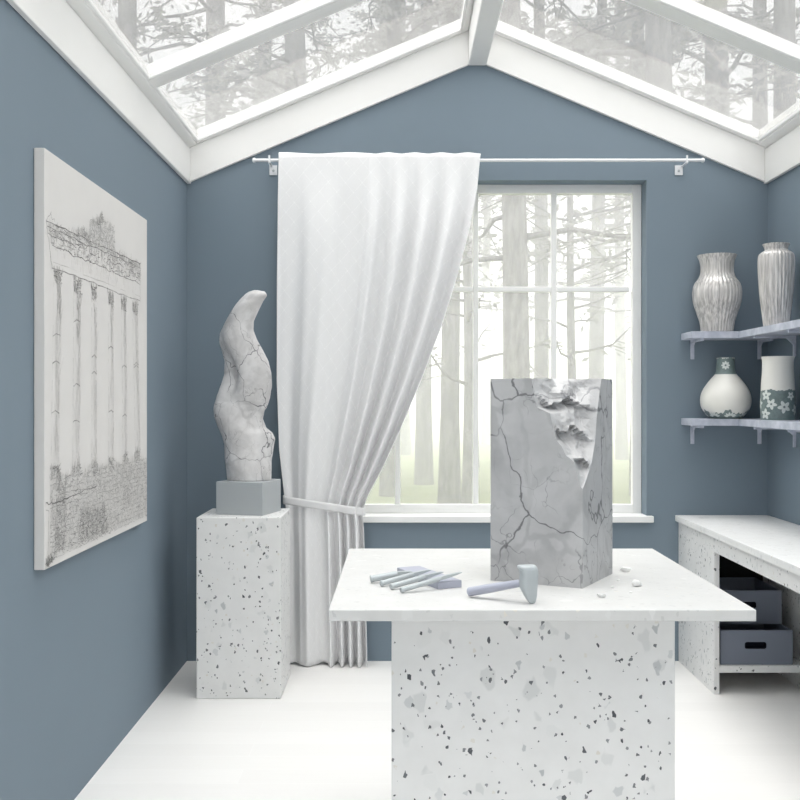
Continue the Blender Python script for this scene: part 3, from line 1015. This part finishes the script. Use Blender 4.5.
# head: tapered wedge, broad face up, blunt tongue down, lugs at the crown
bm = bmesh.new()
hd = [  # z, left px offset, right px offset (px at the head), half thickness
    (0.000, -1.5, 2.5, 0.004), (0.006, -4.0, 4.2, 0.007), (0.020, -7.5, 5.2, 0.011), (0.040, -11.5, 5.6, 0.015), (0.056, -12.2, 6.0, 0.017),
    (0.070, -11.5, 6.2, 0.017), (0.082, -12.0, 6.0, 0.016), (0.089, -14.5, 5.2, 0.015), (0.094, -14.0, 4.0, 0.012)]
rings_ = []
dx = Vector((0.96, 0.28, 0)); dy = Vector((-0.28, 0.96, 0))
for z, l, r, hh in hd:
    c0 = hb.x + (l + r) / 2 * hy / F; hw = (r - l) / 2 * hy / F
    ring = []
    for k in range(20):
        th = 2 * math.pi * k / 20
        ca, sa = math.cos(th), math.sin(th)
        sx = math.copysign(abs(ca) ** 0.55, ca); sy = math.copysign(abs(sa) ** 0.55, sa)
        ring.append(bm.verts.new(Vector((c0, hb.y, TH + 0.0003 + z)) + dx * (hw * sx) + dy * (hh * sy)))
    rings_.append(ring)
for a, b in zip(rings_, rings_[1:]):
    for k in range(20): bm.faces.new((a[k], a[(k + 1) % 20], b[(k + 1) % 20], b[k]))
bm.faces.new(rings_[0][::-1]); bm.faces.new(rings_[-1])
obj('hammer_head', bm, STEEL, ham, bevel=0.002)

# ================================================================== CORNER SHELVES WITH BRACKETS
SDB, SDR = 0.193, 0.2185
SXL = (681 - CX) * D / F
XF = XR - SDR; YF = D - SDB
YN = 4.10


def corner_shelf(z0, z1, label):
    root = thing('corner_shelf', (XR, D, z0), label, 'shelf', 'corner shelves')
    bm = bmesh.new()
    g = 0.0008
    prism(bm, [(SXL, D - g), (SXL, YF), (XF, YF), (XF, YN), (XR - g, YN), (XR - g, D - g)], 'z', z0, z1)
    obj('board', bm, SHELF, root, bevel=0.002)

    def bracket(o, along, out, ln):
        """o: foot at wall; out: unit vector away from the wall; along: unit along the wall"""
        bm = bmesh.new()
        hw, th = 0.0095, 0.012
        def bx(a0, a1, o0, o1, zz0, zz1):
            vs = []
            for zz in (zz0, zz1):
                for (a, b) in ((a0, o0), (a1, o0), (a1, o1), (a0, o1)):
                    p = o + along * a + out * b
                    vs.append(bm.verts.new((p.x, p.y, zz)))
            for f in ((0, 3, 2, 1), (4, 5, 6, 7), (0, 1, 5, 4), (1, 2, 6, 5), (2, 3, 7, 6), (3, 0, 4, 7)):
                bm.faces.new([vs[i] for i in f])
        bx(-hw, hw, 0.0008, th, z0 - 0.102, z0 - 0.0005)
        bx(-hw, hw, th, ln, z0 - 0.013, z0 - 0.0005)
        # small gusset
        pts = []
        for a in (-hw * 0.5, hw * 0.5):
            for (b, zz) in ((th, z0 - 0.013), (th + 0.035, z0 - 0.013), (th, z0 - 0.045)):
                p = o + along * a + out * b
                pts.append(bm.verts.new((p.x, p.y, zz)))
        for f in ((0, 1, 2), (3, 5, 4), (0, 3, 4, 1), (1, 4, 5, 2), (2, 5, 3, 0)):
            bm.faces.new([pts[i] for i in f])
        obj('bracket', bm, SHELF, root, bevel=0.001)

    X_, Y_ = Vector((1, 0, 0)), Vector((0, 1, 0))
    bracket(Vector(((692 - CX) * D / F, D, 0)), X_, -Y_, SDB - 0.012)
    bracket(Vector(((759 - CX) * D / F, D, 0)), X_, -Y_, SDB - 0.012)
    bracket(Vector((XR, 4.965, 0)), Y_, -X_, SDR - 0.012)
    bracket(Vector((XR, 4.53, 0)), Y_, -X_, SDR - 0.012)
    return root


U0, U1 = 1.714, 1.749
L0, L1 = 1.262, 1.297
corner_shelf(U0, U1, 'upper pale marble corner shelf holding the two ribbed vases')
corner_shelf(L0, L1, 'lower pale marble corner shelf holding the two ivory and green vases')


def prof_from(tab, ybase_px, cx_px, depth, zbase, org_y, k=5.714):
    """tab rows: (zoom y, zoom r) top to bottom, returned bottom to top in metres"""
    sc = depth / F
    rows = [((r / k) * sc, zbase + (ybase_px - (org_y + y / k)) * sc) for y, r in tab]
    return catmull(rows[::-1], 5)


def vase(name, tab, ybase, cxp, depth, zb, org_y, label, mat, ribs=0, amp=0.0, extra=None, group=None):
    c = ((cxp - CX) * depth / F, depth)
    prof = prof_from(tab, ybase, cxp, depth, zb, org_y)
    prof[0] = (prof[0][0], zb + 0.0004)
    prof = [(r, max(z, zb + 0.0004)) for r, z in prof]
    ztop = prof[-1][1]
    outer = [(r, z, 0.25 if i < 2 else 1.0) for i, (r, z) in enumerate(prof)]
    th = 0.005
    inner = [(max(r - th, 0.004), z, 1.0) for r, z in prof[::-1] if z > zb + 0.012]
    inner[0] = (inner[0][0], ztop - 0.0005, 1.0)
    inner.append((0.004, zb + 0.010, 0.0))
    bm = bmesh.new()
    lathe(bm, [(prof[0][0] * 0.85, zb + 0.0002, 0.0)] + outer + inner, c, n=224 if ribs else 72, ribs=ribs, amp=amp, close_top=True)
    return c, prof, bm


# upper shelf: two ribbed vases
t1 = [(200, 109), (212, 104), (232, 96), (262, 91), (300, 92), (330, 102), (362, 124), (400, 135), (440, 135), (480, 128), (530, 112), (585, 95), (640, 88)]
c, prof, bm = vase('ribbed_vase', t1, 332.0, 717, 5.238, U1, 220, '', SILVER, 34, 0.0014)
o = obj('ribbed_vase', bm, SILVER, smooth=True)
tag(o, 'wide ribbed silvery grey vase with a flared neck on the upper shelf', 'vase')
t2 = [(140, 74), (150, 68), (165, 62), (178, 64), (190, 84), (208, 97), (250, 100), (300, 98), (400, 92), (480, 84), (560, 74), (615, 68)]
c, prof, bm = vase('ribbed_vase', t2, 328.2, 776.2, 4.90, U1, 220, '', SILVER, 30, 0.0014)
o = obj('ribbed_vase', bm, SILVER, smooth=True)
tag(o, 'tall slender ribbed silvery grey vase in the corner of the upper shelf', 'vase')

# lower shelf: bulbous bottle vase and cylinder vase with leaf decoration
def r_at(prof, z):
    for (r0, z0), (r1, z1) in zip(prof, prof[1:]):
        if z0 <= z <= z1:
            return r0 + (r1 - r0) * (z - z0) / max(z1 - z0, 1e-6)
    return prof[-1][0]


def wrap_patch(bm, c, prof, th0, zc, shape, lift):
    """shape: list of (du, dz) metres on the vase surface, as a filled polygon fan laid on the wall of the vase"""
    def P(du, dz):
        z = zc + dz
        r = r_at(prof, z)
        a = th0 + du / max(r_at(prof, zc), 0.01)
        return (c[0] + (r + lift) * math.cos(a), c[1] + (r + lift) * math.sin(a), z)
    cx_ = sum(s[0] for s in shape) / len(shape); cz_ = sum(s[1] for s in shape) / len(shape)
    v0 = bm.verts.new(P(cx_, cz_))
    mid = [bm.verts.new(P((s[0] + cx_) / 2, (s[1] + cz_) / 2)) for s in shape]
    rim = [bm.verts.new(P(*s)) for s in shape]
    n = len(shape)
    for i in range(n):
        k = (i + 1) % n
        bm.faces.new((v0, mid[i], mid[k])); bm.faces.new((mid[i], rim[i], rim[k], mid[k]))


def leaf(cx, cz, L, W, a, n=10):
    out = []
    for i in range(n):
        t = 2 * math.pi * i / n
        x, y = L / 2 * math.cos(t), W / 2 * math.sin(t) * (1 - 0.25 * math.cos(t))
        out.append((cx + x * math.cos(a) - y * math.sin(a), cz + x * math.sin(a) + y * math.cos(a)))
    return out


def band(bm, c, prof, z0, z1, lift, wob=0.0, seed=0, n=96):
    rows = []
    m = 8
    for j in range(m + 1):
        row = []
        for i in range(n):
            th = 2 * math.pi * i / n
            top = z1 + wob * (math.sin(5 * th + seed) * 0.6 + math.sin(11 * th + 2 * seed) * 0.4 + 0.35 * math.sin(29 * th))
            z = z0 + (top - z0) * j / m
            r = r_at(prof, z) + lift
            row.append(bm.verts.new((c[0] + r * math.cos(th), c[1] + r * math.sin(th), z)))
        rows.append(row)
    for a, b in zip(rows, rows[1:]):
        for i in range(n):
            bm.faces.new((a[i], a[(i + 1) % n], b[(i + 1) % n], b[i]))


random.seed(5)
t3 = [(158, 50), (170, 49), (200, 50), (235, 53), (255, 62), (275, 80), (300, 100), (340, 126), (380, 139), (420, 139), (450, 130), (480, 108), (505, 82)]
c, prof, bm = vase('v', t3, 418.4, 725.6, 5.235, L1, 330, '', IVORY)
root = thing('bottle_vase', (c[0], c[1], L1), 'round-bellied ivory bottle vase with grey-green neck and foot on the lower shelf', 'vase')
obj('body', bm, IVORY, root, smooth=True)
ztop = prof[-1][1]
bm = bmesh.new(); band(bm, c, prof, ztop - 0.086, ztop - 0.002, 0.0006, 0.006, 2)
nb = obj('neck_band', bm, GREEN, root, smooth=True); nb['label'] = 'grey-green painted neck'
bm = bmesh.new(); band(bm, c, prof, L1 + 0.001, L1 + 0.034, 0.0006, 0.015, 4.2)
fb = obj('foot_band', bm, GREEN, root, smooth=True); fb['label'] = 'grey-green painted foot'
cam_th = math.atan2(-c[1], -c[0])
bm = bmesh.new()
for k in range(8):
    a = 2 * math.pi * k / 8
    wrap_patch(bm, c, prof, cam_th, ztop - 0.040, leaf(0.0135 * math.cos(a), 0.0135 * math.sin(a), 0.018, 0.011, a), 0.0014)
obj('flower_motif', bm, MOTIF, nb, smooth=True)
bm = bmesh.new()
for q in range(7):
    for k in range(6):
        a = math.pi * (k + 0.5) / 6
        wrap_patch(bm, c, prof, cam_th + (q - 3) * 0.88 + 0.25, L1 + 0.012, leaf(0.02 * math.cos(a), 0.014 * math.sin(a), 0.020, 0.009, a), 0.0014)
obj('leaf_motif', bm, MOTIF, fb, smooth=True)

t4 = [(154, 93), (162, 89), (185, 85), (240, 86), (300, 90), (340, 92), (400, 94), (460, 94), (516, 92)]
c, prof, bm = vase('v', t4, 420.3, 777.8, 4.90, L1, 330, '', IVORY)
root = thing('cylinder_vase', (c[0], c[1], L1), 'straight ivory cylinder vase with a grey-green leaf band on the lower shelf', 'vase')
obj('body', bm, IVORY, root, smooth=True)
bm = bmesh.new(); band(bm, c, prof, L1 + 0.001, L1 + 0.146, 0.0006, 0.005, 1.0)
fb = obj('leaf_band', bm, GREEN, root, smooth=True); fb['label'] = 'grey-green lower band with pale leaves'
cam_th = math.atan2(-c[1], -c[0])
bm = bmesh.new()
for (du, dz, s, a0) in ((-0.058, 0.122, 1.0, 0.3), (-0.030, 0.078, 1.0, 1.1), (0.030, 0.064, 1.15, 2.0), (-0.062, 0.030, 1.0, 0.2), (0.066, 0.118, 0.8, 1.0), (0.10, 0.05, 1.0, 0.7), (-0.11, 0.08, 1.0, 0.2), (0.15, 0.1, 1.0, 1.3), (-0.16, 0.04, 1.1, 0.5), (0.2, 0.05, 1.1, 0.1)):
    for k in range(5):
        a = a0 + 2 * math.pi * k / 5
        zz = L1 + dz + 0.016 * s * math.sin(a)
        wrap_patch(bm, c, prof, cam_th, L1 + dz, leaf(du + 0.016 * s * math.cos(a), 0.016 * s * math.sin(a), 0.024 * s, 0.016 * s, a), 0.0014)
obj('leaf_motif', bm, MOTIF, fb, smooth=True)

# ================================================================== BENCH ALONG THE RIGHT WALL WITH STORAGE CRATES
BZ = 0.78
BX = 1.488
PF = 4.739
bench = thing('storage_bench', (BX + 0.24, 4.2, 0.0), 'long terrazzo storage bench running along the right wall below the shelves', 'bench')
BEND = 2.75
obj('bench_top', B(1.470, XR - 0.001, BEND, D - 0.001, BZ - 0.032, BZ), TERR_WHITE, bench, bevel=0.002)
obj('front_rail', B(BX, BX + 0.026, BEND + 0.02, PF, 0.675, BZ - 0.0322), TERR, bench)
obj('side_panel', B(BX, BX + 0.026, PF, D - 0.001, 0.0, BZ - 0.0322), TERR, bench, bevel=0.0015)
obj('side_panel', B(XR - 0.031, XR - 0.001, PF, D - 0.001, 0.0, BZ - 0.0322), TERR, bench)
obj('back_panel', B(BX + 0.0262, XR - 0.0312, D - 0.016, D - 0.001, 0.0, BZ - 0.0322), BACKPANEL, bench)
obj('shelf_board', B(BX + 0.0262, XR - 0.0312, PF, D - 0.0162, 0.1025, 0.1345), TERR, bench, bevel=0.0015)
obj('end_panel', B(BX, XR - 0.001, BEND + 0.02, BEND + 0.046, 0.0, BZ - 0.0322), TERR, bench)


def crate(x0, x1, y0, y1, z0, h, label):
    root = thing('storage_crate', ((x0 + x1) / 2, (y0 + y1) / 2, z0), label, 'storage crate', 'storage crates in the bench')
    t = 0.007
    bm = bmesh.new()
    # walls and bottom; the front wall has a rounded hand hole
    box(bm, x0, x0 + t, y0 + t, y1, z0, z0 + h); box(bm, x1 - t, x1, y0 + t, y1, z0, z0 + h)
    box(bm, x0 + t, x1 - t, y1 - t, y1, z0, z0 + h); box(bm, x0 + t, x1 - t, y0 + t, y1 - t, z0, z0 + t)
    obj('body', bm, CRATE, root)
    cx, cz = (x0 + x1) / 2 - 0.005, z0 + h * 0.56
    hw, hh, rd = 0.052, 0.0165, 0.011
    hole = []
    for qx, qz, a0 in ((1, 1, 0), (-1, 1, 90), (-1, -1, 180), (1, -1, 270)):
        for k in range(7):
            a = math.radians(a0 + 15 * k)
            hole.append((cx + qx * (hw - rd) + rd * math.cos(a), cz + qz * (hh - rd) + rd * math.sin(a)))
    bm = bmesh.new()
    outer = [(x0, z0), (x1, z0), (x1, z0 + h), (x0, z0 + h)]
    for yy in (y0, y0 + t):
        vo = [bm.verts.new((p[0], yy, p[1])) for p in outer]
        vh = [bm.verts.new((p[0], yy, p[1])) for p in hole]
        es = [bm.edges.new((vo[i], vo[(i + 1) % 4])) for i in range(4)] + [bm.edges.new((vh[i], vh[(i + 1) % len(vh)])) for i in range(len(vh))]
        bmesh.ops.triangle_fill(bm, use_beauty=True, use_dissolve=False, edges=es)
        if yy == y0:
            vo0, vh0 = vo, vh
    for a, b in ((vo0, vo), (vh0, vh)):
        for i in range(len(a)):
            k = (i + 1) % len(a)
            bm.faces.new((a[i], a[k], b[k], b[i]))
    fr_ = obj('front_panel', bm, CRATE, root)
    # near-black cup closing the hand hole, painted as the shaded crate inside
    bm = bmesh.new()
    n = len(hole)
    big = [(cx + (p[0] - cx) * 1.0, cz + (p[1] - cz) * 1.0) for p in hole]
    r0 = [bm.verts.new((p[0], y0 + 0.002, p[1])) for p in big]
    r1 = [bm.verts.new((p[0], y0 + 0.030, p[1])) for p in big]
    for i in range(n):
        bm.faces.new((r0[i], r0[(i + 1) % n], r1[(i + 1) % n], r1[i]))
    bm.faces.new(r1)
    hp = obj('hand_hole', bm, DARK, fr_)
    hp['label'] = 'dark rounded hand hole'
    return root


crate(1.527, 1.870, 4.762, 5.122, 0.1350, 0.163, 'slate blue open storage crate on the bench shelf, at the bottom')
crate(1.527, 1.870, 4.898, 5.258, 0.2985, 0.163, 'slate blue open storage crate stacked on the other, set back, partly behind the table')

# ================================================================== OUTSIDE: FOREST
struct(obj('ground', B(-40, 40, D + 0.6, 70, -0.30, -0.05), GROUND, origin=(0, 20, -0.05)), 'grassy forest ground')


def trunk_bm(h, r, bend, seed):
    rnd = random.Random(seed)
    bm = bmesh.new()
    n = 12
    pts, rad = [], []
    for i in range(n + 1):
        f = i / n
        pts.append((bend * math.sin(f * 2.2 + seed) * f, bend * 0.6 * math.sin(f * 1.7 + 2 * seed) * f, -0.15 + h * f))
        rad.append(r * (1.25 if i == 0 else 1.0) * (1 - 0.75 * f ** 1.2) + 0.01)
    tube(bm, pts, rad, 14)
    return bm, pts, rad


def make_tree(name, h, r, seed, z_first, nb, blen, nleaf, leaf_size, droop):
    rnd = random.Random(seed)
    root = empty(name, (0, 0, 0))
    bm, pts, rad = trunk_bm(h, r, 0.25, seed)
    obj('trunk', bm, BARK, root, smooth=True)
    bb = bmesh.new(); lf = bmesh.new()

    def on_trunk(z):
        f = (z + 0.15) / h * 12
        i = max(0, min(11, int(f))); t = f - i
        return Vector(pts[i]).lerp(Vector(pts[i + 1]), t)

    leaves = []
    for k in range(nb):
        f = (k + rnd.random()) / nb
        z = z_first + (h * 0.97 - z_first) * f
        L = blen * (1 - 0.72 * f) * rnd.uniform(0.6, 1.15)
        a = rnd.uniform(0, 2 * math.pi)
        d = Vector((math.cos(a), math.sin(a), 0))
        p0 = on_trunk(z)
        br = [p0 + d * (L * t) + Vector((0, 0, (0.18 * t - droop * t * t) * L)) + Vector((rnd.gauss(0, .03), rnd.gauss(0, .03), rnd.gauss(0, .03))) * L * (t > 0) for t in (0, .25, .5, .75, 1)]
        r0 = 0.010 + 0.012 * L
        tube(bb, br, [r0, r0 * .8, r0 * .6, r0 * .4, r0 * .15], 5)
        for q in range(7):
            t = rnd.uniform(0.25, 1.0)
            i = min(3, int(t * 4)); s0 = br[i].lerp(br[i + 1], t * 4 - i)
            a2 = a + rnd.choice((-1, 1)) * rnd.uniform(0.5, 1.2)
            l2 = L * 0.32 * rnd.uniform(0.5, 1.2)
            e0 = s0 + Vector((math.cos(a2), math.sin(a2), rnd.uniform(-0.45, 0.15))) * l2
            tube(bb, [s0, e0], [r0 * .3, r0 * .1], 4)
            leaves.append((s0, e0))
        leaves.append((br[2], br[4]))
    for _ in range(nleaf):
        s0, e0 = rnd.choice(leaves)
        p = s0.lerp(e0, rnd.uniform(0.2, 1.05)) + Vector((rnd.gauss(0, .06), rnd.gauss(0, .06), rnd.gauss(0, .06)))
        sz = leaf_size * rnd.uniform(0.5, 1.4)
        u = Vector((rnd.gauss(0, 1), rnd.gauss(0, 1), rnd.gauss(0, .6))).normalized()
        w = u.cross(Vector((rnd.gauss(0, 1), rnd.gauss(0, 1), rnd.gauss(0, 1)))).normalized()
        lf.faces.new([lf.verts.new(p + u * (a_ * sz) + w * (b_ * sz * 0.4)) for a_, b_ in ((-1, 0), (0, -1), (1, 0), (0, 1))])
    obj('branches', bb, BARK, root, smooth=True)['kind'] = 'stuff'
    if nleaf:
        obj('foliage', lf, LEAF, root, recalc=False)['kind'] = 'stuff'
    return root


def dup(root, loc, rz, s):
    r = root.copy(); COL.objects.link(r)
    r.location = loc; r.rotation_euler = (0, 0, rz); r.scale = (s, s, s)
    for ch in list(root.children):
        k = ch.copy(); COL.objects.link(k); k.parent = r
    return r


protoA = make_tree('pine_tree', 15, 0.17, 3, 3.4, 46, 2.6, 4600, 0.065, 0.34)     # branching conifer
protoB = make_tree('pine_tree', 17, 0.13, 8, 6.5, 30, 1.9, 2200, 0.10, 0.25)     # tall bare trunk
protoC = make_tree('young_tree', 7, 0.06, 21, 1.6, 24, 1.5, 350, 0.065, -0.15)   # slender understorey
used = {}


def place(p, u, y, s, rz, label, group='misty forest trees outside', hint=None):
    x = (u - CX) * y / F
    o = p
    if p.name in used:
        o = dup(p, (x, y, -0.05), rz, s)
    else:
        used[p.name] = 1
        o.location = (x, y, -0.05); o.rotation_euler = (0, 0, rz); o.scale = (s, s, s)
    tag(o, label, 'tree', group)


place(protoA, 517, 10.5, 0.85, 0.3, 'thick grey pine trunk nearest the window, rising behind the marble block')
place(protoB, 449, 13.5, 0.95, 1.1, 'straight grey pine trunk left of the window middle, beside the curtain edge')
G = 'slender forest trees in the mist'
GL = 'slender grey forest tree fading into the mist outside the glass'
for (p, u, y, s, rz) in ((protoB, 424, 17, 1.0, 2.0), (protoB, 472, 21, 1.0, 4.0), (protoB, 541, 16, 0.9, 5.2), (protoA, 596, 19, 0.9, 2.6),
                         (protoC, 466, 13, 1.0, 0.2), (protoC, 575, 14, 1.0, 4.4), (protoB, 405, 26, 1.0, 3.9), (protoB, 622, 24, 1.0, 3.3),
                         (protoB, 487, 32, 1.1, 2.2), (protoB, 390, 15, 1.0, 1.5),
                         (protoA, 300, 13, 1.0, 1.0), (protoA, 215, 14, 1.0, 2.2), (protoB, 130, 12, 1.0, 3.0), (protoA, 380, 19, 1.1, 4.1), (protoA, 662, 11, 1.0, 5.5),
                         (protoA, 720, 13, 1.05, 0.9), (protoB, 790, 11, 1.0, 2.9), (protoA, 850, 14, 1.0, 3.7), (protoA, 50, 15, 1.0, 0.6), (protoB, 640, 15, 1.0, 4.6),
                         (protoA, 260, 20, 1.1, 2.9), (protoA, 760, 20, 1.1, 1.6)):
    own = {424: 'grey pine trunk at the left, next to the gathered edge of the curtain', 472: 'slim grey pine trunk behind the second glazing bar of the window',
           541: 'grey pine trunk just right of the thickest trunk, by the third glazing bar', 596: 'grey branching pine in the middle of the right-hand window column',
           622: 'grey pine trunk at the far right edge of the window', 466: 'thin young tree with fine branches left of the marble block outside',
           575: 'thin young tree hidden low behind the marble block outside'}.get(u)
    place(p, u, y, s, rz, own or GL, G)
if 'young_tree' not in used:
    pass

# mist between the trees
MIST = bpy.data.materials.new('forest_mist'); MIST.use_nodes = True
nt = MIST.node_tree; nt.nodes.clear()
om = nt.nodes.new('ShaderNodeOutputMaterial'); vs = nt.nodes.new('ShaderNodeVolumeScatter')
vs.inputs['Color'].default_value = (0.91, 0.905, 0.96, 1); vs.inputs['Density'].default_value = 0.055; vs.inputs['Anisotropy'].default_value = 0.0
nt.links.new(vs.outputs[0], om.inputs['Volume'])
mist = obj('mist', B(-38, 38, D + 0.9, 68, -0.04, 4.6), MIST)
mist['kind'] = 'stuff'
tag(mist, 'pale mist hanging between the trees outside the window', 'mist')

# ================================================================== LIGHT, SKY, CAMERA
w = bpy.data.worlds.new('overcast'); SC.world = w; w.use_nodes = True
nt = w.node_tree; nt.nodes.clear()
bg = nt.nodes.new('ShaderNodeBackground'); ow = nt.nodes.new('ShaderNodeOutputWorld')
bg.inputs[0].default_value = (1.0, 0.995, 0.99, 1); bg.inputs[1].default_value = 1.0
nt.links.new(bg.outputs[0], ow.inputs[0])


def sun(name, strength, angle, rot):
    l = bpy.data.lights.new(name, 'SUN'); l.energy = strength; l.angle = math.radians(angle); l.color = (1, 0.985, 0.965)
    o = bpy.data.objects.new(name, l); COL.objects.link(o); o.rotation_euler = rot; o.location = (0, 0, 8)
    return o


def sun_dir(d):
    return Vector(d).normalized().to_track_quat('Z', 'Y').to_euler()


sun('hazy_sun', 1.9, 60, sun_dir((-0.10, 0.0, 0.95)))
sun('side_fill', 4.5, 110, sun_dir((0.62, -0.08, 0.60)))  # added soft fill from the right for left wall, canvas and pedestal
sun('side_fill', 3.2, 100, sun_dir((-0.62, -0.02, 0.60)))  # added soft fill from the left for the bench and right wall

cam = bpy.data.cameras.new('camera'); co = bpy.data.objects.new('camera', cam); COL.objects.link(co)
co.location = (0, 0, CH); co.rotation_euler = (math.radians(90), 0, 0)
cam.sensor_fit = 'HORIZONTAL'; cam.sensor_width = 36.0; cam.lens = F * 36.0 / 800.0
cam.shift_x = (400 - CX) / 800.0; cam.shift_y = (CY - 400) / 800.0
cam.clip_start = 0.05; cam.clip_end = 300
SC.camera = co

SC.view_settings.view_transform = 'Standard'; SC.view_settings.look = 'None'
SC.view_settings.exposure = 0.74; SC.view_settings.gamma = 1.0
SC.view_settings.use_curve_mapping = False
SC.cycles.use_denoising = True
SC.cycles.max_bounces = 10; SC.cycles.transparent_max_bounces = 24; SC.cycles.diffuse_bounces = 6; SC.cycles.volume_bounces = 3
